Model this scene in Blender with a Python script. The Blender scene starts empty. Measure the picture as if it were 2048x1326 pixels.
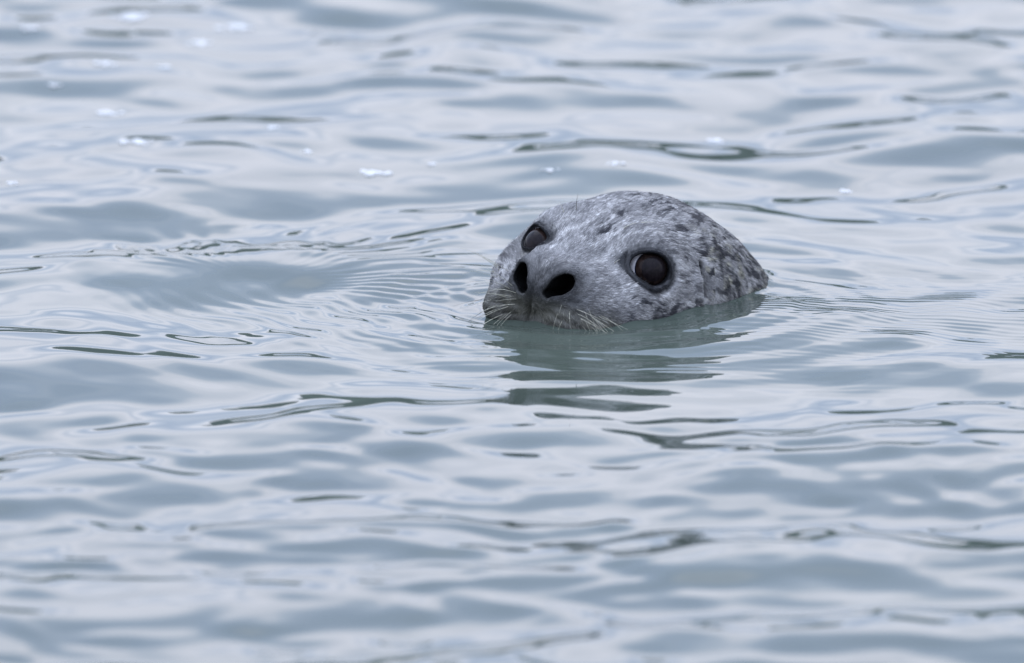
import bpy, math, random
import numpy as np

rng = np.random.default_rng(11)
random.seed(11)
S = bpy.context.scene

# ------------------------------------------------------------------ camera
DIST, PITCH, PXM = 15.0, math.radians(11.3), 0.44e-3
CAM = np.array([0.0, -DIST * math.cos(PITCH), DIST * math.sin(PITCH)])
FWD = np.array([0, math.cos(PITCH), -math.sin(PITCH)])
UPV = np.array([0, math.sin(PITCH), math.cos(PITCH)])
RGT = np.array([1.0, 0, 0])
cd = bpy.data.cameras.new('camera')
co = bpy.data.objects.new('camera', cd)
S.collection.objects.link(co)
co.location = CAM
co.rotation_euler = (math.pi / 2 - PITCH, 0, 0)
cd.sensor_width = 36.0
cd.lens = 36.0 * DIST / (2048 * PXM)
cd.clip_start = 0.5
cd.clip_end = 20000
cd.dof.use_dof = True
cd.dof.focus_distance = DIST + 0.03
cd.dof.aperture_fstop = 6.3
S.camera = co

# ------------------------------------------------------------------ sky, sun, exposure
SUN_EL, SUN_ROT = math.radians(62), math.radians(-30)
w = bpy.data.worlds.new('World')
S.world = w
w.use_nodes = True
nt = w.node_tree
nt.nodes.clear()
N, L = nt.nodes.new, nt.links.new
out = N('ShaderNodeOutputWorld')
bg = N('ShaderNodeBackground')
bg.inputs['Strength'].default_value = 0.1
sky = N('ShaderNodeTexSky')
sky.sky_type = 'NISHITA'
sky.sun_disc = False
sky.sun_elevation = SUN_EL
sky.sun_rotation = SUN_ROT
tc = N('ShaderNodeTexCoord')
sep = N('ShaderNodeSeparateXYZ')
L(tc.outputs['Generated'], sep.inputs[0])


def wmath(op, a, b=None, clamp=False):
    n = N('ShaderNodeMath')
    n.operation = op
    n.use_clamp = clamp
    for i, v in enumerate((a, b)):
        if v is None:
            continue
        if isinstance(v, (int, float)):
            n.inputs[i].default_value = v
        else:
            L(v, n.inputs[i])
    return n.outputs[0]


zz = wmath('ADD', wmath('ABSOLUTE', sep.outputs['Z']), 0.16)
cmb = N('ShaderNodeCombineXYZ')
L(wmath('DIVIDE', sep.outputs['X'], zz), cmb.inputs[0])
L(wmath('DIVIDE', sep.outputs['Y'], zz), cmb.inputs[1])
nz = N('ShaderNodeTexNoise')
nz.inputs['Scale'].default_value = 0.8
nz.inputs['Detail'].default_value = 4.0
nz.inputs['Roughness'].default_value = 0.52
nz.inputs['Distortion'].default_value = 0.3
mp = N('ShaderNodeMapping')
mp.inputs['Location'].default_value = (11.0, 5.0, 3.0)
L(cmb.outputs[0], mp.inputs['Vector'])
L(mp.outputs[0], nz.inputs['Vector'])
cr = N('ShaderNodeValToRGB')
cr.color_ramp.interpolation = 'LINEAR'
e = cr.color_ramp.elements
e[0].position, e[0].color = 0.40, (8.4, 10.4, 15.0, 1)
e[1].position, e[1].color = 0.69, (22.6, 22.4, 25.0, 1)
em = cr.color_ramp.elements.new(0.545)
em.color = (12.5, 14.1, 18.1, 1)
L(nz.outputs['Fac'], cr.inputs[0])
mx = N('ShaderNodeMix')
mx.data_type = 'RGBA'
mx.inputs['Factor'].default_value = 0.95
L(sky.outputs[0], mx.inputs['A'])
L(cr.outputs[0], mx.inputs['B'])
# an overcast sky grows brighter towards the zenith: L = (1 + 2 sin(elevation)) / 3
zen = wmath('MULTIPLY', wmath('ADD', wmath('MULTIPLY', wmath('MAXIMUM', sep.outputs['Z'], 0.0), 2.0), 1.0), 0.70)
vs = N('ShaderNodeVectorMath')
vs.operation = 'SCALE'
L(mx.outputs['Result'], vs.inputs[0])
L(zen, vs.inputs['Scale'])
L(vs.outputs[0], bg.inputs[0])
L(bg.outputs[0], out.inputs[0])

sl = bpy.data.lights.new('sun', 'SUN')
sl.energy = 0.6
sl.angle = math.radians(45)
sl.color = (1.0, 0.97, 0.92)
so = bpy.data.objects.new('sun', sl)
S.collection.objects.link(so)
# sun direction (towards the sun): high beyond the seal, a little to the left, veiled by cloud
sd = (math.sin(SUN_ROT) * math.cos(SUN_EL), math.cos(SUN_ROT) * math.cos(SUN_EL), math.sin(SUN_EL))
from mathutils import Vector, Matrix
so.rotation_euler = Vector(sd).to_track_quat('Z', 'Y').to_euler()

S.view_settings.view_transform = 'Standard'
S.view_settings.look = 'None'
S.view_settings.exposure = 0.0
S.view_settings.gamma = 1.0
S.view_settings.use_curve_mapping = False
S.cycles.use_denoising = True
S.cycles.max_bounces = 6
S.cycles.sample_clamp_indirect = 8.0


# ------------------------------------------------------------------ helpers
def link(o, parent=None):
    S.collection.objects.link(o)
    if parent is not None:
        o.parent = parent
    return o


def mesh_obj(name, v, f, mat, parent=None, smooth=True):
    me = bpy.data.meshes.new(name)
    v = np.asarray(v, np.float32)
    f = np.asarray(f, np.int32)
    me.vertices.add(len(v))
    me.vertices.foreach_set('co', v.ravel())
    k = f.shape[1]
    me.loops.add(f.size)
    me.loops.foreach_set('vertex_index', f.ravel())
    me.polygons.add(len(f))
    me.polygons.foreach_set('loop_start', np.arange(0, f.size, k, dtype=np.int32))
    me.polygons.foreach_set('use_smooth', np.full(len(f), smooth))
    me.update(calc_edges=True)
    if mat:
        me.materials.append(mat)
    return link(bpy.data.objects.new(name, me), parent)


def _hash(ix, iy, iz, seed):
    h = (ix.astype(np.uint32) * np.uint32(374761393) + iy.astype(np.uint32) * np.uint32(668265263)
         + iz.astype(np.uint32) * np.uint32(2147483647) + np.uint32((seed * 974711) & 0xffffffff))
    h = (h ^ (h >> np.uint32(13))) * np.uint32(1274126177)
    h = (h ^ (h >> np.uint32(15))) * np.uint32(2246822519)
    return ((h ^ (h >> np.uint32(16))) & np.uint32(0xffffff)).astype(np.float32) / np.float32(0xffffff)


def vnoise(p, seed=0):
    """smooth value noise, about -1..1"""
    p = np.asarray(p, np.float32)
    fl = np.floor(p)
    i = fl.astype(np.int64)
    t = p - fl
    t = t * t * t * (t * (t * 6 - 15) + 10)
    r = 0
    for dx in (0, 1):
        wx = t[:, 0] if dx else 1 - t[:, 0]
        for dy in (0, 1):
            wy = t[:, 1] if dy else 1 - t[:, 1]
            for dz in (0, 1):
                wz = t[:, 2] if dz else 1 - t[:, 2]
                r = r + wx * wy * wz * _hash(i[:, 0] + dx, i[:, 1] + dy, i[:, 2] + dz, seed)
    return r * 2 - 1


def fbm(p, octs=3, seed=0, gain=0.5):
    a, s, r = 1.0, 0.0, 0
    for o in range(octs):
        r = r + a * vnoise(p * (2.03 ** o) + o * 17.3, seed + o)
        s += a
        a *= gain
    return r / s


def sstep(a, b, x):
    t = np.clip((x - a) / (b - a), 0, 1)
    return t * t * (3 - 2 * t)


def px_to_water(px, py, z=0.0):
    d = FWD * DIST + RGT * (px - 1024) * PXM + UPV * (663 - py) * PXM
    return CAM + d * ((z - CAM[2]) / d[2])


# ------------------------------------------------------------------ materials
def new_mat(name):
    m = bpy.data.materials.new(name)
    m.use_nodes = True
    b = m.node_tree.nodes['Principled BSDF']
    return m, m.node_tree.nodes.new, m.node_tree.links.new, b


def mat_water():
    m, N, L, b = new_mat('glacial_water')
    tc = N('ShaderNodeTexCoord')
    n = N('ShaderNodeTexNoise')
    n.inputs['Scale'].default_value = 2.2
    n.inputs['Detail'].default_value = 3
    L(tc.outputs['Object'], n.inputs['Vector'])
    r = N('ShaderNodeValToRGB')
    r.color_ramp.elements[0].position, r.color_ramp.elements[0].color = 0.3, (0.056, 0.069, 0.056, 1)
    r.color_ramp.elements[1].position, r.color_ramp.elements[1].color = 0.7, (0.071, 0.085, 0.067, 1)
    L(n.outputs['Fac'], r.inputs[0])
    L(r.outputs[0], b.inputs['Base Color'])
    b.inputs['Roughness'].default_value = 0.015
    b.inputs['IOR'].default_value = 1.333
    return m


def mat_skin():
    m, N, L, b = new_mat('seal_skin')
    a = N('ShaderNodeAttribute')
    a.attribute_name = 'pigment'
    n = N('ShaderNodeTexNoise')
    tc = N('ShaderNodeTexCoord')
    n.inputs['Scale'].default_value = 700
    L(tc.outputs['Object'], n.inputs['Vector'])
    h = N('ShaderNodeMix')
    h.data_type = 'RGBA'
    h.blend_type = 'MULTIPLY'
    h.inputs['Factor'].default_value = 0.5
    L(a.outputs['Color'], h.inputs['A'])
    L(n.outputs['Fac'], h.inputs['B'])
    L(h.outputs['Result'], b.inputs['Base Color'])
    bp = N('ShaderNodeBump')
    bp.inputs['Strength'].default_value = 0.25
    bp.inputs['Distance'].default_value = 0.0006
    L(n.outputs['Fac'], bp.inputs['Height'])
    L(bp.outputs[0], b.inputs['Normal'])
    b.inputs['Roughness'].default_value = 0.5
    b.inputs['Specular IOR Level'].default_value = 0.25
    return m


def mat_fur():
    m, N, L, b = new_mat('seal_fur')
    a = N('ShaderNodeAttribute')
    a.attribute_name = 'pigment'
    L(a.outputs['Color'], b.inputs['Base Color'])
    b.inputs['Roughness'].default_value = 0.42
    b.inputs['Specular IOR Level'].default_value = 0.14
    return m


def mat_plain(name, col, rough, spec=0.5, coat=0.0, noise=0.0, scale=300):
    m, N, L, b = new_mat(name)
    b.inputs['Base Color'].default_value = (*col, 1)
    if noise:
        tc = N('ShaderNodeTexCoord')
        n = N('ShaderNodeTexNoise')
        n.inputs['Scale'].default_value = scale
        n.inputs['Detail'].default_value = 4
        L(tc.outputs['Object'], n.inputs['Vector'])
        r = N('ShaderNodeValToRGB')
        r.color_ramp.elements[0].position = 0.35
        r.color_ramp.elements[1].position = 0.65
        r.color_ramp.elements[0].color = tuple(c * (1 - noise) for c in col) + (1,)
        r.color_ramp.elements[1].color = tuple(min(1, c * (1 + noise)) for c in col) + (1,)
        L(n.outputs['Fac'], r.inputs[0])
        L(r.outputs[0], b.inputs['Base Color'])
    b.inputs['Roughness'].default_value = rough
    b.inputs['Specular IOR Level'].default_value = spec
    b.inputs['Coat Weight'].default_value = coat
    b.inputs['Coat Roughness'].default_value = 0.02
    return m


M_WATER = mat_water()
M_SKIN = mat_skin()
M_FUR = mat_fur()
M_NOSTRIL = mat_plain('nostril_lining', (0.005, 0.005, 0.005), 0.7, 0.03, 0, 0.4)
M_LID = mat_plain('eyelid_skin', (0.010, 0.010, 0.011), 0.5, 0.05, 0, 0.4)
M_SCLERA = mat_plain('eye_white', (0.90, 0.83, 0.82), 0.12, 0.5, 0.0, 0.12, 120)
M_IRIS = mat_plain('iris_brown', (0.022, 0.014, 0.012), 0.03, 0.09, 0.0, 0.5, 260)
M_PUPIL = mat_plain('pupil_black', (0.012, 0.009, 0.010), 0.02, 0.09, 0.0, 0.3)
M_LIMBUS = mat_plain('limbus_blue', (0.03, 0.045, 0.10), 0.1, 0.5, 0.0, 0.3)
M_WHISKER = mat_plain('whisker_ivory', (0.46, 0.43, 0.32), 0.3, 0.5, 0.2, 0.3, 90)
M_WHISKER_DARK = mat_plain('whisker_wet', (0.10, 0.095, 0.07), 0.25, 0.5, 0.3, 0.5, 90)
M_FOAM = mat_plain('foam_white', (0.58, 0.56, 0.53), 0.7, 0.1, 0.0, 0.1, 200)

M_HILL = mat_plain('spruce_slope', (0.030, 0.042, 0.030), 0.9, 0.2, 0, 0.5, 0.03)

# ------------------------------------------------------------------ far wooded shore across the water (mirrored in the wave backs)
def make_hills():
    xs = np.linspace(-2600, 2600, 160)
    ys = np.linspace(1000, 2100, 28)
    X, Y = np.meshgrid(xs, ys, indexing='ij')
    P = np.stack([X.ravel() / 420, Y.ravel() / 420, 0 * X.ravel()], -1)
    h = (0.55 + 0.45 * fbm(P, 4, 7)).reshape(X.shape)
    prof = sstep(1000, 1350, Y) * sstep(2100, 1800, Y)
    Z = -3 + 165 * h * prof + 6 * fbm(np.stack([X.ravel() / 40, Y.ravel() / 40, 0 * X.ravel()], -1), 2, 9).reshape(X.shape) * prof
    ii = np.arange(X.size).reshape(X.shape)
    f = np.stack([ii[:-1, :-1], ii[1:, :-1], ii[1:, 1:], ii[:-1, 1:]], -1).reshape(-1, 4)
    o = mesh_obj('hills', np.stack([X.ravel(), Y.ravel(), Z.ravel()], -1), f, M_HILL)
    o['kind'] = 'structure'
    o['label'] = 'dark wooded hills on the far shore'


make_hills()

# ------------------------------------------------------------------ the seal's head as a distance field (mm)
# head frame: l = across (+ = seal's left), f = forward, u = up; origin midway between the eyes
YAW, PIT, ROL = math.radians(33.0), math.radians(6.5), math.radians(7.5)
HT = np.array([0.0735, 0.095, 0.0525])


def head_matrix():
    B = np.diag([1.0, -1.0, 1.0])
    cy, sy = math.cos(YAW), math.sin(YAW)
    Rz = np.array([[cy, sy, 0], [-sy, cy, 0], [0, 0, 1]])
    cp, sp = math.cos(PIT), math.sin(PIT)
    Rl = np.array([[1, 0, 0], [0, cp, -sp], [0, sp, cp]])
    c, s = math.cos(ROL), math.sin(ROL)
    Rf = np.array([[c, 0, s], [0, 1, 0], [-s, 0, c]])
    return Rz @ B @ Rl @ Rf


HR = head_matrix()


def to_world(p):
    return (np.asarray(p) * 1e-3) @ HR.T + HT


def to_head(p):
    return ((np.asarray(p) - HT) @ HR) * 1e3


def dir_world(v):
    return np.asarray(v) @ HR.T


def smin(a, b, k):
    h = np.clip(0.5 + 0.5 * (b - a) / k, 0, 1)
    return b + (a - b) * h - k * h * (1 - h)


def smax(a, b, k):
    return -smin(-a, -b, k)


def ell(p, c, r):
    q = p - np.array(c, np.float32)
    r = np.array(r, np.float32)
    k0 = np.sqrt(((q / r) ** 2).sum(-1)) + 1e-6
    k1 = np.sqrt(((q / r ** 2) ** 2).sum(-1)) + 1e-9
    return k0 * (k0 - 1) / k1


def cone(p, a, b, ra, rb):
    a = np.array(a, np.float32)
    b = np.array(b, np.float32)
    ab = b - a
    t = np.clip(((p - a) @ ab) / (ab @ ab), 0, 1)
    t = t * t * (3 - 2 * t) * 0.5 + t * 0.5
    q = p - (a + t[:, None] * ab)
    return np.sqrt((q ** 2).sum(-1)) - (ra + (rb - ra) * t)


EYE_C = np.array([52.0, -7.0, -3.0])
EYE_R = 20.0


def eye_frame(ax):
    ax = np.array(ax) / np.linalg.norm(ax)
    h = np.cross(np.array([0, 0, 1.0]), ax)
    h /= np.linalg.norm(h)
    if h[0] > 0:                                # points to the inner corner
        h = -h
    v = np.cross(ax, h)
    return np.stack([h, v if v[2] > 0 else -v, ax], -1)


EYE_F = eye_frame((0.66, 0.72, 0.16))           # socket axes, the seal's left eye
EYE_F2 = eye_frame((0.55, 0.81, 0.18))          # and its right eye, turned more to the viewer
EYE_DROP = np.array([-6.0, 15.0, -4.0])        # the seal's right eye sits a little lower in this turn of the head


def eye_mirror(p):
    """fold both eyes onto one; the right eye is shifted to its own place"""
    m = p.copy()
    neg = m[:, 0] < 0
    m[:, 0] = np.abs(m[:, 0])
    m[neg] -= EYE_DROP.astype(m.dtype)
    return m


def eye_coords(p):
    """Returns across, up, along-axis (mm) for the eye on the point's own side."""
    q = eye_mirror(p) - EYE_C.astype(np.float32)
    c = np.where((p[:, 0] < 0)[:, None], q @ EYE_F2, q @ EYE_F)
    return c[:, 0], c[:, 1], c[:, 2]


def aperture(p):
    h, v, g = eye_coords(p)
    v = v - np.where(p[:, 0] < 0, 4.6, 0)
    h = h - np.where(p[:, 0] < 0, 2.0, 0)
    # almond: ellipse with an inner corner drawn out towards the nose
    hh = np.where(h > 0, h / 20.0, h / np.where(p[:, 0] < 0, 13.0, 15.5))
    vv = (v - 0.10 * np.clip(h, 0, 30)) / (np.where(p[:, 0] < 0, np.where(v < 0, 8.8, 12.0), 14.2) * np.where(h > 0, np.sqrt(np.clip(1 - 0.22 * np.clip(h / 20, 0, 1.2), 0.3, 1)), 1))
    d = (np.sqrt(hh ** 2 + vv ** 2 + 1e-6) - 1) * 15
    return d, g


# lower inner and upper outer end of each nostril in the across/up plane (the far one is drawn up by the turn of the nose)
NOS = {1: ((13.2, -30.0), (24.5, -18.5), 4.0, 4.4), -1: ((12.0, -29.5), (19.0, -19.0), 6.0, 3.0)}


def nostril_pit(p):
    """how far the hole of each nostril may reach"""
    m = p.copy()
    m[:, 0] = np.abs(m[:, 0])
    return np.where(p[:, 0] < 0, ell(m, (20, 78, -23), (24, 26, 22)), ell(m, (19, 79, -26), (24, 28, 20)))


def nostril(p):
    """2-D distance in the across/up plane to the slit of the nostril on the point's own side."""
    q0 = np.stack([np.abs(p[:, 0]), p[:, 2]], -1)
    res = []
    for sg in (1, -1):
        a, b, r0, r1 = NOS[sg]
        a, b = np.array(a, p.dtype), np.array(b, p.dtype)
        q = q0 - a
        ab = b - a
        t = np.clip((q @ ab) / (ab @ ab), 0, 1)
        w = q - t[:, None] * ab
        res.append(np.sqrt((w ** 2).sum(-1)) - (r0 + r1 * sstep(0, 0.8, t)))
    return np.where(p[:, 0] < 0, res[1], res[0])


def head_sdf(p, carve=True):
    p = np.asarray(p, np.float32)
    m = p.copy()
    m[:, 0] = np.abs(m[:, 0])
    l, f, u = m[:, 0], m[:, 1], m[:, 2]
    d = ell(p, (0, -50, -26), (79, 88, 60.5))                       # cranium
    d = smin(d, cone(p, (0, -92, -45), (18, -330, -192), 83, 122), 55)    # neck and shoulders
    d = smin(d, ell(p, (4, -140, -44), (72, 74, 62)), 34)                 # nape
    d = smin(d, cone(p, (0, -20, -6), (0, 62, -25), 38, 25), 24)          # bridge of the nose
    d = smin(d, ell(m, (54, -2, -38), (38, 52, 40)), 24)                   # cheeks
    d = smin(d, ell(m, (31, 54, -51), (37, 34, 30)), 24)                  # whisker pads
    d = smin(d, ell(p, (-1, 72, -25), (32, 20, 23)), 9)                    # nose
    d = smin(d, np.where(p[:, 0] < 0, ell(m, (28, 45, -23), (21, 28, 18)), ell(m, (30, 46, -24), (21, 28, 18))), 18)                  # flanks of the bridge
    wing = np.where(p[:, 0] < 0, ell(m, (24, 68, -21), (12, 15, 12)), ell(m, (27, 62, -24), (10, 14, 12)))
    d = smin(d, wing, 9)                                                  # nostril wings
    d = smin(d, ell(p, (0, 40, -70), (36, 42, 26)), 14)                   # lower jaw
    eb = np.sqrt(((eye_mirror(p) - EYE_C.astype(np.float32)) ** 2).sum(-1))
    d = smin(d, ell(m, (42, -18, 8), (25, 28, 20)), 22)                  # brow
    d = smin(d, eb - (EYE_R + 2.4), 9)                                    # eye bulges
    h, v, g = eye_coords(p)
    front = sstep(2, 10, g)
    ap, _ = aperture(p)
    # the cheek falls away in front of the right eye
    rad = np.sqrt(h ** 2 + v ** 2)
    dish = np.where(p[:, 0] < 0, g - 15.5 - 0.75 * np.clip(rad - 15, 0, None), -60)
    d = smax(d, dish, 7)
    d = smin(d, eb - (EYE_R + 1.7), 5)                                    # lids hug the eyeball
    # lid folds: a raised rim, then a shallow furrow, above and below
    d = d - front * (1.1 * np.exp(-((ap - 2.2) / 2.0) ** 2) - 0.6 * np.exp(-((ap - 7.0 + 0.06 * h) / 2.4) ** 2)
                     + 0.6 * np.exp(-((ap - 10.5) / 3.0) ** 2) * sstep(-4, 6, v))
    # brow above the eye
    d = d - 1.6 * np.exp(-(((h - 4) / 18) ** 2 + ((v - 23) / 8) ** 2)) * sstep(-20, 0, g)
    # nostrils: raised wing round each, crease outside it
    nd = nostril(p)
    nf = sstep(52, 66, f)
    d = d - nf * (1.3 * np.exp(-((nd - 3.0) / 3.6) ** 2) - 0.5 * np.exp(-((nd - 12.5) / 3.4) ** 2) * sstep(6, 16, l))
    # groove from the nose down to the mouth
    d = d + 2.4 * np.exp(-((p[:, 0] - 0.20 * (u + 26)) / 1.5) ** 2) * sstep(-22, -34, u) * sstep(50, 64, f)
    # crease running back from the nostril wing towards the eye
    q = cone(m, (32, 62, -18), (50, 36, -24), 0.1, 0.1)
    d = d + 1.2 * np.exp(-(q / 1.8) ** 2)
    # whisker rows: gentle ridges on the pads
    d = d - 0.55 * np.sin(u * 0.75 + l * 0.12) * np.exp(-(((l - 34) / 18) ** 2 + ((u + 46) / 18) ** 2)) * sstep(30, 55, f)
    # folds of skin behind the eye, in front of the ear
    q = ear_line(m, (-40, -10), (-42, -34))
    d = d - 1.6 * np.exp(-((q - 3) / 4) ** 2)
    # ear slit with a fold behind it
    d = d - 2.4 * np.exp(-(ear_line(m, (-61, 4), (-57, -30)) / 4.6) ** 2)
    d = d - 1.0 * np.exp(-(ear_line(m, (-71, -6), (-66, -36)) / 4.0) ** 2)
    d = d + 8.5 * np.exp(-(ear_slit(m) / 2.6) ** 2)
    # broad unevenness
    d = d + 0.5 * np.sin(p[:, 0] * 0.09 + 1.0) * np.sin(p[:, 1] * 0.11) * np.sin(p[:, 2] * 0.10 + 0.5)
    if not carve:
        return d
    # carve the eye openings and the nostrils
    eyecut = smax(ap, -(eb - 14.0), 2.0)
    eyecut = np.maximum(eyecut, 4.0 - g)
    d = smax(d, -eyecut, 1.4)
    noscut = smax(nd, nostril_pit(p), 2.0)
    d = smax(d, -noscut, 1.6)
    return d


def ear_line(m, a, b):
    """distance in the side plane to a line on the flank of the head (mirrored points)"""
    q = m[:, 1:3] - np.array(a, np.float32)
    ab = np.array(b, np.float32) - np.array(a, np.float32)
    t = np.clip((q @ ab) / (ab @ ab), 0, 1)
    w_ = q - t[:, None] * ab
    return np.sqrt((w_ ** 2).sum(-1)) + np.clip(58 - m[:, 0], 0, 99)


def ear_slit(m):
    return ear_line(m, (-53.5, 4), (-50.5, -20))


def chunked(fn, p, n=400000):
    return np.concatenate([fn(p[i:i + n]) for i in range(0, len(p), n)])


def grad(p, e=0.35):
    g = np.stack([chunked(head_sdf, p + o) - chunked(head_sdf, p - o) for o in np.eye(3, dtype=np.float32) * e], -1)
    return g / (2 * e)


def surface_nets(lo, hi, h):
    ax = [np.arange(a, b + h, h, dtype=np.float32) for a, b in zip(lo, hi)]
    shp = tuple(len(a) for a in ax)
    # coarse pass to skip far blocks
    G = np.empty(shp, np.float32)
    Y, Z = np.meshgrid(ax[1], ax[2], indexing='ij')
    for i, x in enumerate(ax[0]):
        P = np.stack([np.full(Y.size, x, np.float32), Y.ravel(), Z.ravel()], -1)
        G[i] = head_sdf(P).reshape(Y.shape)
    s = G < 0
    c8 = [(i, j, k) for i in (0, 1) for j in (0, 1) for k in (0, 1)]
    sl = lambda A, o: A[o[0]:shp[0] - 1 + o[0], o[1]:shp[1] - 1 + o[1], o[2]:shp[2] - 1 + o[2]]
    cnt = sum(sl(s, o).astype(np.int8) for o in c8)
    act = (cnt > 0) & (cnt < 8)
    idx = np.full(act.shape, -1, np.int64)
    I = np.argwhere(act)
    idx[act] = np.arange(len(I))
    acc = np.zeros((len(I), 3))
    num = np.zeros(len(I))
    for a in c8:
        for ax_ in range(3):
            if a[ax_]:
                continue
            b = list(a)
            b[ax_] = 1
            da = G[I[:, 0] + a[0], I[:, 1] + a[1], I[:, 2] + a[2]]
            db = G[I[:, 0] + b[0], I[:, 1] + b[1], I[:, 2] + b[2]]
            cx = (da < 0) != (db < 0)
            t = np.where(cx, da / np.where(cx, da - db, 1), 0)
            pt = np.tile(np.array(a, float), (len(I), 1))
            pt[:, ax_] = t
            acc += pt * cx[:, None]
            num += cx
    V = (I + acc / num[:, None]) * h + np.array(lo)
    quads = []
    for ax_ in range(3):
        o1, o2 = [(1, 2), (2, 0), (0, 1)][ax_]
        A = [slice(1, n - 1) for n in shp]
        A[ax_] = slice(0, shp[ax_] - 1)
        Bx = list(A)
        Bx[ax_] = slice(1, shp[ax_])
        ch = s[tuple(A)] != s[tuple(Bx)]
        E_ = np.argwhere(ch) + np.array([a.start for a in A])
        ins = s[E_[:, 0], E_[:, 1], E_[:, 2]]
        q = []
        for d1, d2 in ((0, 0), (1, 0), (1, 1), (0, 1)):
            c = E_.copy()
            c[:, o1] -= d1
            c[:, o2] -= d2
            q.append(idx[c[:, 0], c[:, 1], c[:, 2]])
        q = np.stack(q, -1)
        q[~ins] = q[~ins][:, ::-1]
        quads.append(q)
    Q = np.concatenate(quads)
    return V, Q[(Q >= 0).all(1)]


V, Q = surface_nets((-150, -300, -125), (150, 118, 66), 1.8)
V = V.astype(np.float32)
for _ in range(2):
    g = grad(V)
    V = V - (chunked(head_sdf, V) / np.maximum((g ** 2).sum(-1), 0.3))[:, None] * g * 0.9
# (the cut ends lie far under the surface of the milky water)
g = grad(V)
NRM = g / (np.linalg.norm(g, axis=1, keepdims=True) + 1e-9)
fn = np.cross(V[Q[:, 1]] - V[Q[:, 0]], V[Q[:, 2]] - V[Q[:, 0]])
# world mapping mirrors the frame, so orient faces by the world normal
if (np.einsum('ij,ij->i', fn, NRM[Q[:, 0]]).mean() > 0):
    Q = Q[:, ::-1]


# pigment: pale grey coat, dark flecks drawn out along the lie of the hair, dusky muzzle (green water bounce painted in) and eye rims
NOSE_P = np.array([0.0, 82.0, -40.0])


def flow(p, n):
    """unit direction in which the hair lies at head-frame points p with normals n"""
    away = p - NOSE_P
    away = away / (np.linalg.norm(away, axis=1, keepdims=True) + 1e-6)
    back = np.array([0.0, -1.0, 0.0])
    t = sstep(20, 120, np.linalg.norm(p - NOSE_P, axis=1))[:, None]
    d = away * (1 - 0.55 * t) + back * (0.75 * t)
    side = sstep(30, 80, np.abs(p[:, 0])) * sstep(20, -60, p[:, 1])
    d = d + np.stack([0 * side, 0 * side, -0.55 * side], -1)
    low = sstep(-36, -46, p[:, 2]) * sstep(45, 65, p[:, 1])
    d = d + np.stack([0 * low, 0 * low, -0.9 * low], -1)
    m = p.copy()
    m[:, 0] = np.abs(m[:, 0])
    h, v, gg = eye_coords(p)
    r = np.sqrt(h ** 2 + v ** 2) + 1e-3
    sw = np.exp(-((r - 18) / 12) ** 2) * sstep(-5, 8, gg) * 0.8
    rad = (h / r)[:, None] * EYE_F[:, 0] + (v / r)[:, None] * EYE_F[:, 1]
    rad[:, 0] *= np.sign(p[:, 0] + 1e-6)
    d = d + rad * sw[:, None]
    d = d + 0.28 * np.stack([vnoise(p / 14, 3), vnoise(p / 14, 4), vnoise(p / 14, 5)], -1)
    d = d - (d * n).sum(-1, keepdims=True) * n
    return d / (np.linalg.norm(d, axis=1, keepdims=True) + 1e-6)


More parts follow.
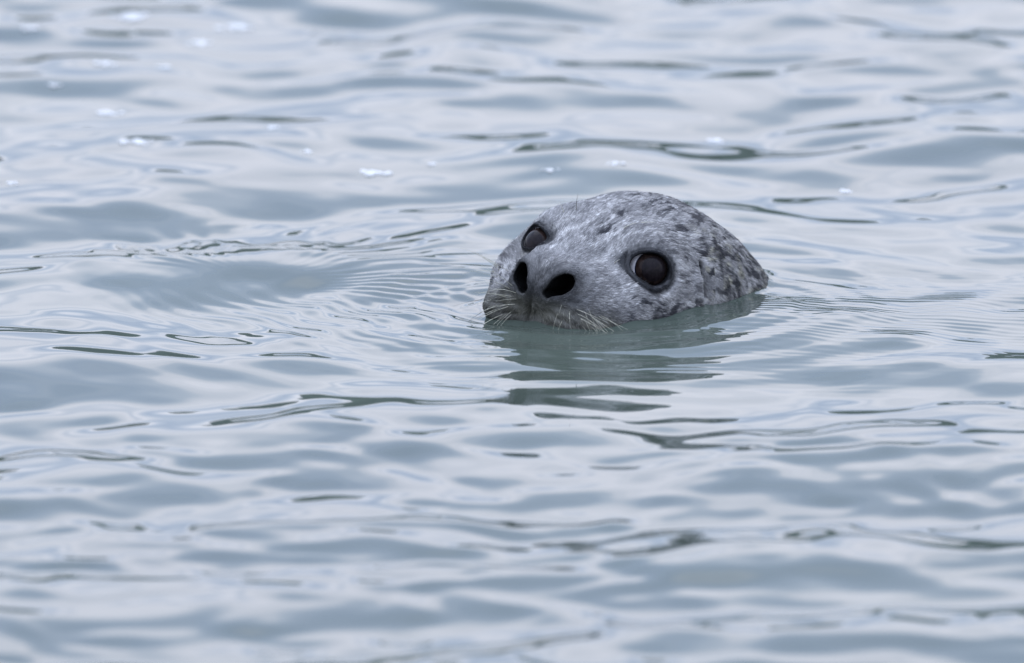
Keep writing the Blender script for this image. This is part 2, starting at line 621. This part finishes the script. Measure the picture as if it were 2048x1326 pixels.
def pigment(p):
    m = p.copy()
    m[:, 0] = np.abs(m[:, 0])
    l, f, u = m[:, 0], m[:, 1], m[:, 2]
    warp = np.stack([vnoise(p / 30, 21), vnoise(p / 30, 22), vnoise(p / 30, 23)], -1) * 6
    q = p + warp
    # stretched along f (and downwards on the sides)
    sq = np.stack([q[:, 0] / 4.2, (q[:, 1] + 0.5 * q[:, 2] * sstep(30, 70, l)) / 9.5, q[:, 2] / 4.8], -1)
    fl = fbm(sq, 2, 31)
    fine = fbm(np.stack([q[:, 0] / 2.1, q[:, 1] / 5.5, q[:, 2] / 2.3], -1), 2, 41)
    dens = 0.05 + 0.62 * sstep(10, -110, f) + 0.25 * sstep(25, 75, l) * sstep(40, -30, f)
    dens = dens + 0.75 * np.exp(-((p[:, 0] - 12 - 0.15 * (f - 5)) / 8) ** 2) * np.exp(-((f - 8) / 24) ** 2)     # dark smudge between the eyes
    dens = dens + 0.50 * sstep(-8, -30, u) * sstep(-60, 0, f) * sstep(70, 40, f) * sstep(45, 62, l)
    patch = fbm(q / 26, 2, 45)
    spot = sstep(0.30, 0.50, fl + 0.38 * (dens - 0.3) + 0.20 * patch) * np.clip(dens * 2.0, 0.25, 0.97)
    spot = np.clip(spot + (0.18 + 0.85 * dens) * sstep(0.02, 0.42, fine + 0.25 * patch), 0, 0.95)
    base = np.array([0.245, 0.234, 0.224], np.float32)
    pale = np.array([0.410, 0.390, 0.368], np.float32)
    dark = np.array([0.028, 0.027, 0.031], np.float32)
    lt = sstep(-0.2, 0.6, fbm(sq * 0.6, 2, 51))[:, None]
    c = base * (1 - lt) + pale * lt
    # straw tinge behind the ear, on the neck and on the pads
    st = (sstep(0.05, 0.5, fbm(sq * 0.8 + 9, 2, 61)) * (sstep(-40, -70, f) * sstep(40, 75, l) * 0.75 + 0.8 * np.exp(-(ear_line(m, (-60, 2), (-56, -34)) / 4.5) ** 2)
          + 0.45 * sstep(40, 60, f) * sstep(-24, -44, u)))[:, None]
    st = np.clip(st, 0, 0.85)
    c = c * (1 - st) + np.array([0.42, 0.39, 0.29], np.float32) * st
    c = c * (1 - spot[:, None]) + dark * spot[:, None]
    # dusky nose and muzzle front; lower front also painted with green bounce off water
    nd = nostril(p)
    mz = np.clip(np.exp(-(np.clip(nd, 0, 99) / 14.0) ** 2) * 0.90 * sstep(48, 66, f)
                 + 0.72 * sstep(44, 64, f) * sstep(-20, -40, u), 0, 0.94)
    mz = np.maximum(mz, 0.85 * np.exp(-((p[:, 0] - 0.20 * (u + 26)) / 1.7) ** 2) * sstep(-24, -34, u) * sstep(55, 66, f))  # dark colour painted along the groove from nose to mouth
    mz = np.maximum(mz, 0.78 * sstep(19, 9, l) * sstep(-6, -16, u) * sstep(66, 78, f))
    green_bounce = (sstep(-30, -46, u) * sstep(50, 66, f))[:, None]  # green light thrown up by the water, put into the lower muzzle's colour
    c = c * (1 - mz[:, None]) + (np.array([0.050, 0.049, 0.049], np.float32) * (1 - green_bounce) + np.array([0.085, 0.080, 0.060], np.float32) * green_bounce) * mz[:, None]
    hole = (sstep(-0.2, -1.6, head_sdf(p.astype(np.float32), False)) * sstep(3, 1, nd) * (f > 40))[:, None]
    c = c * (1 - hole) + np.array([0.006, 0.006, 0.006], np.float32) * hole
    # dark bare skin round the eyes, trailing from the inner corner
    ap, gg = aperture(p)
    h, v, _ = eye_coords(p)
    ring = sstep(10.5, 3.8, ap + 3.0 * fine) * sstep(-4, 6, gg)
    tail = 0.8 * np.exp(-(((h - 25) / 8) ** 2 + ((v - 4) / 4.5) ** 2)) * sstep(-12, 4, gg)
    ring = np.clip(ring + tail, 0, 0.96)[:, None]
    c = c * (1 - ring) + np.array([0.010, 0.010, 0.012], np.float32) * ring
    # ear slit
    er = np.exp(-(ear_slit(m) / 3.0) ** 2)[:, None]
    c = c * (1 - 0.85 * er) + np.array([0.02, 0.02, 0.02], np.float32) * 0.85 * er
    return np.clip(c, 0.004, 0.9)


COL = chunked(pigment, V, 100000)
WV = to_world(V)

seal = bpy.data.objects.new('harbor_seal', None)
seal.empty_display_size = 0.05
seal.location = (HT[0], HT[1], 0)
S.collection.objects.link(seal)
seal['label'] = 'grey spotted harbour seal lifting its wet head out of rippled water, facing the viewer'
seal['category'] = 'seal'
BASE = np.array([HT[0], HT[1], 0.0])

# split the one skin into body, eyelids and nostril linings where the bare skin begins
fc = V[Q].mean(1)
fm = fc.copy()
fm[:, 0] = np.abs(fm[:, 0])
fap, fg = aperture(fc)
fnd = nostril(fc)
fd0 = chunked(lambda q_: head_sdf(q_, False), fc.astype(np.float32))
is_nos = (fnd < 2.5) & (fd0 < -4.5) & (nostril_pit(fc) < 2.5) & (fm[:, 1] > 44) & (fm[:, 2] > -52)
feb = np.linalg.norm(eye_mirror(fc) - EYE_C, axis=1)
is_ear = (ear_slit(fm.astype(np.float32)) < 1.9) & (fm[:, 1] < -40)
is_lid = (fap < 3.2) & (fg > 2) & (feb < 30) & ~is_nos


def sub_mesh(name, sel, mat, parent, pig=False):
    q = Q[sel]
    u_, inv = np.unique(q, return_inverse=True)
    o = mesh_obj(name, WV[u_] - BASE, inv.reshape(-1, 4), mat, parent)
    me = o.data
    if pig:
        at = me.color_attributes.new('pigment', 'FLOAT_COLOR', 'POINT')
        at.data.foreach_set('color', np.concatenate([COL[u_], np.ones((len(u_), 1), np.float32)], 1).astype(np.float32).ravel())
    nw = dir_world(NRM[u_])
    me.normals_split_custom_set_from_vertices([tuple(x) for x in nw])
    return o


body = sub_mesh('body', ~is_nos & ~is_lid & ~is_ear, M_SKIN, seal, True)
for sg in (-1, 1):
    sd_ = np.sign(fc[:, 0]) == sg
    sub_mesh('nostril', is_nos & sd_, M_NOSTRIL, body)
    sub_mesh('ear', is_ear & sd_, M_NOSTRIL, body)


# eyes
def dome(c, ax, R, a0, a1, rings, seg, lift=0.0, cap=True):
    """part of a sphere from angle a0 to a1 round axis ax (head frame, mm)"""
    t = np.cross(ax, [0, 0, 1.0])
    t /= np.linalg.norm(t)
    b = np.cross(ax, t)
    vs, fs = [], []
    th = np.linspace(a0, a1, rings)
    for a in th:
        for k in range(seg):
            ph = 2 * math.pi * k / seg
            vs.append(c + (R + lift) * (math.cos(a) * ax + math.sin(a) * (math.cos(ph) * t + math.sin(ph) * b)))
    for i in range(rings - 1):
        for k in range(seg):
            fs.append((i * seg + k, (i + 1) * seg + k, (i + 1) * seg + (k + 1) % seg, i * seg + (k + 1) % seg))
    return np.array(vs), np.array(fs)


for sg in (-1, 1):
    C = (EYE_C + (EYE_DROP if sg < 0 else 0)) * np.array([sg, 1, 1])
    gz = np.array([0.735, 0.645, 0.20]) if sg > 0 else np.array([-0.20, 0.93, 0.24])
    gz = gz / np.linalg.norm(gz)
    lid_sel = is_lid & (np.sign(fc[:, 0]) == sg)
    v, f = dome(C, gz, EYE_R, 0.02, 3.10, 40, 48)
    eye = mesh_obj('eye', to_world(v) - BASE, f, M_SCLERA, seal)
    sub_mesh('eyelid', lid_sel, M_LID, eye)
    # cornea bulges a little: iris and pupil ride on a tighter sphere set forward
    Cc = C + gz * 2.6
    v, f = dome(Cc, gz, 18.6, 0.004, 0.97, 16, 48)
    mesh_obj('iris', to_world(v) - BASE, f, M_IRIS, eye)
    v, f = dome(Cc, gz, 18.75, 0.004, 0.62, 10, 40)
    mesh_obj('pupil', to_world(v) - BASE, f, M_PUPIL, eye)
    v, f = dome(Cc, gz, 18.5, 0.95, 1.01, 4, 48)
    mesh_obj('limbus', to_world(v) - BASE, f, M_LIMBUS, eye)

# ------------------------------------------------------------------ fur: flat-lying hairs, one curve each
def make_fur(n_want):
    A = np.concatenate([Q[:, [0, 1, 2]], Q[:, [0, 2, 3]]])
    A = A[np.concatenate([~is_nos, ~is_nos])]
    wz = WV[A].mean(1)
    A = A[(wz[:, 2] > -0.012)]
    ar = np.linalg.norm(np.cross(V[A[:, 1]] - V[A[:, 0]], V[A[:, 2]] - V[A[:, 0]]), axis=1)
    t = rng.choice(len(A), n_want, p=ar / ar.sum())
    a, b = rng.random(n_want), rng.random(n_want)
    s_ = a + b > 1
    a[s_], b[s_] = 1 - a[s_], 1 - b[s_]
    p = V[A[t, 0]] * (1 - a - b)[:, None] + V[A[t, 1]] * a[:, None] + V[A[t, 2]] * b[:, None]
    n = NRM[A[t, 0]] * (1 - a - b)[:, None] + NRM[A[t, 1]] * a[:, None] + NRM[A[t, 2]] * b[:, None]
    n = n / (np.linalg.norm(n, axis=1, keepdims=True) + 1e-6)
    m = p.copy()
    m[:, 0] = np.abs(m[:, 0])
    ap, gg = aperture(p)
    er_ = np.linalg.norm(eye_mirror(p) - EYE_C, axis=1)
    nd = nostril(p)
    keep = ~((ap < 3.0) & (gg > 0) & (er_ < 34)) & ~((nd < 2.5) & (m[:, 1] > 40) & (chunked(lambda q_: head_sdf(q_, False), p.astype(np.float32)) < -0.9)) & (ear_slit(m) > 2.3)
    p, n, m, ap, nd, er_ = p[keep], n[keep], m[keep], ap[keep], nd[keep], er_[keep]
    k = len(p)
    d = flow(p, n)
    d = d + 0.15 * rng.normal(size=(k, 3))
    d = d - (d * n).sum(-1, keepdims=True) * n
    d = d / (np.linalg.norm(d, axis=1, keepdims=True) + 1e-6)
    ln = 4.6 + 3.2 * sstep(30, -60, p[:, 1]) + 1.2 * rng.normal(size=k)
    ln *= np.where(np.exp(-(np.clip(nd, 0, 99) / 9) ** 2) * (m[:, 1] > 55) > 0.4, 0.55, 1.0)
    ln *= np.where((ap < 11) & (er_ < 40), 0.55, 1.0)
    ln *= np.where(ear_line(m, (-57, 4), (-53, -24)) < 9, 0.5, 1.0)
    ln *= np.where(ear_line(m, (-48.5, 6), (-45.5, -22)) < 6, 0.3, 1.0)
    ln = np.clip(ln, 1.6, 12)[:, None]
    lift = np.clip(0.13 + 0.07 * rng.normal(size=k), 0.05, 0.5)[:, None]
    pts = np.empty((k, 4, 3), np.float32)
    for j, t_ in enumerate((0.0, 0.35, 0.7, 1.0)):
        pts[:, j] = p + d * ln * t_ + n * (ln * lift * (t_ - 0.55 * t_ ** 2) - 0.15)
    # damp hair draws together into little locks
    cell = np.floor((p + 0.8 * vnoise(p / 3.0, 111)[:, None]) / 2.4).astype(np.int64)
    _, inv = np.unique(cell[:, 0] * 1000003 + cell[:, 1] * 1009 + cell[:, 2], return_inverse=True)
    cnt = np.bincount(inv)
    for j, s_ in ((2, 0.22), (3, 0.45)):
        cm = np.stack([np.bincount(inv, pts[:, j, a_]) / cnt for a_ in range(3)], -1)
        pts[:, j] += (cm[inv] - pts[:, j]) * s_ * rng.uniform(0.5, 1.0, size=(k, 1))
    lock = rng.normal(size=len(cnt))[inv][:, None]
    col = chunked(pigment, p.astype(np.float32), 100000)
    col = col * np.exp(0.10 * lock)
    # soaked just above the water
    wetz = to_world(p)[:, 2] * 1e3 + 3.0 * vnoise(p / 7, 113)
    col = col * (1 - 0.50 * sstep(9, 1, wetz))[:, None]
    col = col * np.exp(0.36 * rng.normal(size=(k, 1)))
    wp = (to_world(pts.reshape(-1, 3)) - BASE).astype(np.float32)
    cu = bpy.data.hair_curves.new('fur')
    cu.add_curves([4] * k)
    cu.attributes['position'].data.foreach_set('vector', wp.ravel())
    ra = cu.attributes.get('radius') or cu.attributes.new('radius', 'FLOAT', 'POINT')
    rr = np.tile(np.array([0.14, 0.15, 0.11, 0.03], np.float32) * 1e-3, k)
    ra.data.foreach_set('value', rr)
    ca = cu.attributes.new('pigment', 'FLOAT_COLOR', 'CURVE')
    ca.data.foreach_set('color', np.concatenate([np.clip(col, 0.004, 0.85), np.ones((k, 1))], 1).astype(np.float32).ravel())
    cu.materials.append(M_FUR)
    o = link(bpy.data.objects.new('fur', cu), body)
    o['kind'] = 'stuff'
    return o


make_fur(330000)


# ------------------------------------------------------------------ whiskers
def ray_to_skin(p, d, steps=80):
    """march from a head-frame point along d onto the skin"""
    p = np.array(p, np.float32)
    d = np.array(d, np.float32) / np.linalg.norm(d)
    for _ in range(steps):
        s_ = head_sdf(p[None])[0]
        if s_ < 0.05:
            break
        p = p + d * s_ * 0.8
    return p


def whisker(root, d0, length, sag, r0, mat, beads=True):
    """tapered, slightly beaded hair; root and direction in the head frame"""
    seg, sides = 16, 5
    d0 = np.array(d0, float)
    d0 /= np.linalg.norm(d0)
    dn = np.array(sag, float)
    P = [np.array(root, float) - d0 * 1.5]
    for i in range(seg):
        t = (i + 0.5) / seg
        d = d0 + dn * t
        d /= np.linalg.norm(d)
        P.append(P[-1] + d * length / seg)
    P = np.array(P)
    T = np.gradient(P, axis=0)
    T /= np.linalg.norm(T, axis=1, keepdims=True)
    a = np.cross(T, [0.3, 0.2, 0.93])
    a /= np.linalg.norm(a, axis=1, keepdims=True)
    b = np.cross(T, a)
    vs, fs = [], []
    for i in range(seg + 1):
        t = i / seg
        r = r0 * (1 - 0.78 * t) * (1 + (0.18 if i % 2 else -0.12) * beads)
        for k in range(sides):
            ph = 2 * math.pi * k / sides
            vs.append(P[i] + r * (math.cos(ph) * a[i] + math.sin(ph) * b[i]))
    for i in range(seg):
        for k in range(sides):
            fs.append((i * sides + k, i * sides + (k + 1) % sides, (i + 1) * sides + (k + 1) % sides, (i + 1) * sides + k))
    return mesh_obj('whisker', to_world(np.array(vs)) - BASE, np.array(fs), mat, seal)


TOWARD = np.array([0.53, 0.82, 0.20])          # out of the pads, half sideways: where most of the hairs point
ASIDE = np.array([0.84, -0.54, 0.0])


def pad_whisker(l0, u0, d, ln, r0, mat):
    root = ray_to_skin(np.array([l0, 80, u0]) + 70 * TOWARD * np.array([1, 1, 0]), -TOWARD * np.array([1, 1, 0]))
    sg = 1 if l0 > 0 else -1
    whisker(root, d, ln, ASIDE * sg * random.uniform(-0.1, 0.35) + np.array([0, 0, random.uniform(-0.8, 0.0)]), r0, mat)


def whisker_mat():
    return M_WHISKER if random.random() < 0.75 else M_WHISKER_DARK


# the seal's left pad: hairs springing low, sweeping down and back over the cheek
for row in range(5):
    for c in range(6):
        if random.random() < 0.42:
            continue
        t = (c + random.uniform(-.3, .3)) / 5.0
        d = ASIDE * (-0.25 + 1.35 * t) + np.array([0, 0, -0.95 + 0.45 * t + random.uniform(-.2, .2)]) + TOWARD * random.uniform(0.35, 0.7)
        pad_whisker(24 + 8.6 * c + random.uniform(-3.5, 3.5), -37 - 3.4 * row + random.uniform(-1.5, 1.5), d,
                    12 + 22 * t + random.uniform(-3, 8), random.uniform(0.14, 0.23), whisker_mat())
# a few long ones lie back along the cheek
for k in range(9):
    d = ASIDE * 1.0 + np.array([0, 0, -0.38 + random.uniform(-.25, .25)]) + TOWARD * random.uniform(0.55, 0.85)
    pad_whisker(46 + random.uniform(-10, 22), -37 - random.uniform(0, 9), d, random.uniform(26, 42), random.uniform(0.17, 0.24), whisker_mat())
# the right pad, seen edge on: a denser fan past the lip
for row in range(6):
    for c in range(6):
        if random.random() < 0.1:
            continue
        d = -ASIDE * (0.8 + 0.08 * c) + np.array([0, 0, 0.40 - 0.24 * row + random.uniform(-.25, .25)]) + TOWARD * random.uniform(0.0, 0.6)
        pad_whisker(-(24 + 6.0 * c + random.uniform(-2.5, 2.5)), -32 - row * 5.2 + random.uniform(-2, 2), d,
                    21 + 3 * c + random.uniform(-5, 18), random.uniform(0.18, 0.28), whisker_mat())
# brow hairs above and by the eyes
for l0, f0, dv, ln, mt in ((27, 4, (0.7, 0.1, 0.75), 17, M_WHISKER), (30, -6, (0.8, -0.55, 0.1), 22, M_WHISKER),
                           (-28, -2, (0.05, 0.4, 0.95), 18, M_WHISKER_DARK), (34, -12, (0.85, -0.3, 0.45), 14, M_WHISKER),
                           (-38, 2, (-0.35, 0.35, 0.8), 11, M_WHISKER), (40, 30, (0.5, 0.3, 0.7), 9, M_WHISKER)):
    root = ray_to_skin((l0, f0, 90), (0, 0, -1))
    whisker(root, dv, ln, (0, -0.4, -0.5), 0.36, mt)

# ------------------------------------------------------------------ water
def axis(lo, hi, step, ends, grow=1.13):
    c = list(np.arange(lo, hi, step))
    s_, x = step, c[-1]
    while x < ends:
        s_ *= grow
        x += s_
        c.append(x)
    s_, x, pre = step, c[0], []
    while x > -ends:
        s_ *= grow
        x -= s_
        pre.append(x)
    return np.array(pre[::-1] + c)


def axis_y():
    segs = [(-1.75, -0.55, 0.0060), (-0.55, 0.62, 0.0026), (0.62, 2.05, 0.0060)]
    c = np.concatenate([np.arange(a, b - 1e-6, s_) for a, b, s_ in segs])
    hi, lo = [], []
    s_, x = 0.006, c[-1]
    while x < 6000:
        s_ *= 1.13
        x += s_
        hi.append(x)
    s_, x = 0.006, c[0]
    while x > -6000:
        s_ *= 1.13
        x -= s_
        lo.append(x)
    return np.concatenate([lo[::-1], c, hi])


wrng = np.random.default_rng(6)
WAVES = []
for i in range(90):
    lam = math.exp(wrng.uniform(math.log(0.07), math.log(0.55)))
    th = math.pi / 2 + wrng.normal() * 0.95
    slope = 0.0100 * (lam / 0.2) ** 0.15
    WAVES.append((2 * math.pi / lam * math.cos(th), 2 * math.pi / lam * math.sin(th), wrng.uniform(0, 6.28), slope * lam / (2 * math.pi), lam))


RIPPLES = []
for i in range(60):
    lam = math.exp(wrng.uniform(math.log(0.042), math.log(0.12)))
    th = math.pi / 2 + wrng.normal() * 0.7
    RIPPLES.append((2 * math.pi / lam * math.cos(th), 2 * math.pi / lam * math.sin(th), wrng.uniform(0, 6.28), 0.0066 * lam / (2 * math.pi)))


def water_height(x, y):
    sh = x.shape
    x, y = x.ravel(), y.ravel()
    r = np.hypot(x, y)
    P = np.stack([x, y, 0 * x], -1)
    wx = x + 0.035 * fbm(P / 0.22, 2, 71) + 0.010 * vnoise(P / 0.06, 73)
    wy = y + 0.045 * fbm(P / 0.22, 2, 75) + 0.010 * vnoise(P / 0.06, 77)
    fade_far = np.exp(-np.clip(r - 3.0, 0, None) / 1.5)
    # calmer slick round the seal
    calm = 1 - 0.45 * np.exp(-(((x - 0.05) / 0.42) ** 2 + ((y - 0.05) / 0.45) ** 2))
    z = 0
    for kx, ky, ph, am, lam in WAVES:
        cut = fade_far if lam < 0.4 else np.exp(-np.clip(r - 5.0, 0, None) / 3)
        z = z + am * np.sin(kx * wx + ky * wy + ph) * cut * (calm if lam < 0.3 else 1)
    # a light breeze roughens the nearer water
    gust = sstep(-0.25, -0.75, y + 0.22 * vnoise(P / 0.45, 101)) * (0.75 + 0.5 * vnoise(P / 0.3, 103)) * fade_far + 0.22 * fade_far
    sel = np.abs(x) < 1.6
    zr = np.zeros_like(x)
    for kx, ky, ph, am in RIPPLES:
        zr[sel] += am * np.sin(kx * wx[sel] + ky * wy[sel] + ph)
    z = z + zr * gust
    # slack water right round the seal
    z = z * (1 - 0.72 * np.exp(-(((x - 0.10) / 0.17) ** 2 + ((y - 0.06) / 0.16) ** 2)))
    # rings spreading from the seal
    sx, sy = x - 0.075, (y - 0.10)
    rs = np.hypot(sx / 1.25, sy) + 0.004 * vnoise(P / 0.03, 81)
    band = np.exp(-np.clip(rs - 0.07, 0, None) / 0.085)
    z = z + 0.00075 * band * np.sin(rs * 2 * math.pi / 0.021 + 2.0 * vnoise(P / 0.09, 83)) * (0.6 + 0.4 * vnoise(P / 0.07, 85))
    z = z + 0.0013 * np.exp(-np.clip(rs - 0.08, 0, None) / 0.16) * np.sin(rs * 2 * math.pi / 0.062 + 1.2)
    # short wavelets in front of the muzzle that break up its mirror image
    fw_ = np.exp(-(((x - 0.12) / 0.17) ** 2 + ((y + 0.13) / 0.10) ** 2))
    z = z + 0.00022 * fw_ * (0.6 + 0.8 * vnoise(P / 0.05, 121)) * np.sin((y + 0.10 * x + 0.009 * vnoise(P * np.array([1, 2.5, 1]) / 0.09, 123)) * 2 * math.pi / 0.018)
    # water swelling over the back, to the right
    bx, by = x - 0.30, y - 0.06
    z = z + 0.0055 * np.exp(-((bx / 0.17) ** 2 + ((by - 0.10 * bx) / 0.10) ** 2))
    # fine drag ripples over the back
    fr = np.exp(-(((x - 0.31) / 0.19) ** 2 + ((y - 0.06) / 0.14) ** 2))
    z = z + 0.00014 * fr * np.sin((y + 0.18 * x + 0.012 * vnoise(P / 0.05, 87)) * 2 * math.pi / 0.0145)
    # curling train of little ripples left of the seal
    ux, uy = x + 0.22, y - 0.22
    th = np.arctan2(uy, ux)
    ru = np.hypot(ux, uy * 0.55)
    tr = np.exp(-((ru - 0.13) / 0.055) ** 2) * sstep(-0.2, 0.3, np.sin(th * 1.0 + 0.6)) 
    z = z + 0.00042 * tr * np.sin(th * 42 + ru * 60 + 3 * vnoise(P / 0.05, 89))
    tr2 = np.exp(-(((x + 0.14) / 0.15) ** 2 + ((y - 0.06 + 0.45 * (x + 0.14)) / 0.10) ** 2))
    z = z + 0.00046 * tr2 * np.sin((x * 0.84 + y * 0.54 + 0.014 * vnoise(P / 0.06, 91)) * 2 * math.pi / 0.026)
    return z.reshape(sh)


gx = axis(-0.56, 0.56, 0.0024, 6000)
gy = axis_y()
X, Y = np.meshgrid(gx, gy, indexing='ij')
Zw = water_height(X, Y)
# meniscus: the water climbs a little where it meets the seal
near = (np.abs(X - HT[0]) < 0.35) & (np.abs(Y - HT[1]) < 0.40)
hp = to_head(np.stack([X[near], Y[near], Zw[near]], -1)).astype(np.float32)
dd = chunked(head_sdf, hp)
Zw[near] += 0.0028 * np.exp(-np.clip(dd, 0, None) / 3.0) * (1 + 0.5 * vnoise(np.stack([X[near], Y[near], 0 * X[near]], -1) / 0.018, 95))
nx, ny = len(gx), len(gy)
ii = np.arange(nx * ny).reshape(nx, ny)
wf = np.stack([ii[:-1, :-1], ii[1:, :-1], ii[1:, 1:], ii[:-1, 1:]], -1).reshape(-1, 4)
water = mesh_obj('water', np.stack([X.ravel(), Y.ravel(), Zw.ravel()], -1), wf, M_WATER)
water['kind'] = 'structure'
water['label'] = 'milky grey green rippled water reflecting an overcast sky'


# ------------------------------------------------------------------ flecks of foam on the far water
def foam(px, py, size, n, label):
    c = px_to_water(px, py)
    ix = np.argmin(np.abs(gx - c[0]))
    iy = np.argmin(np.abs(gy - c[1]))
    z0 = Zw[ix, iy]
    vs, fs = [], []
    for i in range(n):
        if i == 0:
            ox, oy, r = 0.0, 0.0, size * 0.55
        else:
            a = random.uniform(0, 6.28)
            q = size * random.uniform(0.3, 1.35)
            ox, oy, r = q * math.cos(a), q * math.sin(a) * 0.9, size * random.uniform(0.14, 0.38)
        b = len(vs)
        R_, S_ = 5, 12
        for k in range(R_ + 1):
            th = (math.pi * 0.56) * k / R_
            for j in range(S_):
                ph = 2 * math.pi * j / S_
                vs.append((ox + r * math.sin(th) * math.cos(ph), oy + r * math.sin(th) * math.sin(ph), r * math.cos(th) * 0.42))
        for k in range(R_):
            for j in range(S_):
                fs.append((b + k * S_ + j, b + (k + 1) * S_ + j, b + (k + 1) * S_ + (j + 1) % S_, b + k * S_ + (j + 1) % S_))
    o = mesh_obj('foam_fleck', vs, fs, M_FOAM)
    o.location = (gx[ix], gy[iy], z0)
    o['label'] = label
    o['category'] = 'foam'
    o['group'] = 'flecks of white foam drifting on the water'
    return o


for a in ((262, 34, .0125, 12, 'widest smear of white foam on the water, near the top left corner'),
          (470, 53, .0105, 9, 'bright blurred foam fleck right of the widest smear, at the top'),
          (405, 88, .0080, 7, 'faint foam fleck just below and left of the bright top one'),
          (212, 131, .0070, 6, 'left one of two faint foam flecks side by side in the upper left'),
          (335, 136, .0060, 5, 'right one of two faint foam flecks side by side in the upper left'),
          (215, 223, .0080, 8, 'blurred foam fleck by itself between the side by side pair and the bright flat one'),
          (275, 290, .0100, 9, 'bright flat foam fleck beside the long dark ripple on the left'),
          (740, 342, .0095, 9, 'largest foam fleck up and left of the head of the seal'),
          (65, 60, .0065, 5, 'small foam fleck closest to the top left corner'),
          (105, 174, .0048, 4, 'dim tiny foam fleck near the left edge, above the middle of the upper water'),
          (545, 256, .0055, 5, 'small foam fleck floating alone right of the bright flat one'),
          (615, 303, .0045, 4, 'tiny foam fleck a little left of the largest one by the seal'),
          (865, 326, .0045, 4, 'small sharp foam fleck right of the largest one by the seal'),
          (1435, 268, .0065, 5, 'small foam fleck furthest off to the right beyond the seal'),
          (1230, 341, .0058, 5, 'small foam fleck right above the crown of the seal'),
          (1100, 350, .0050, 4, 'small foam fleck just left of the one above the crown'),
          (1690, 372, .0055, 5, 'small foam fleck to the right, level with the crown of the seal'),
          (18, 368, .0048, 4, 'small foam fleck at the left edge, level with the crown of the seal')):
    foam(a[0], a[1], a[2] * 1.3, a[3] + 4, a[4])

print('verts', len(V), 'water', nx * ny)
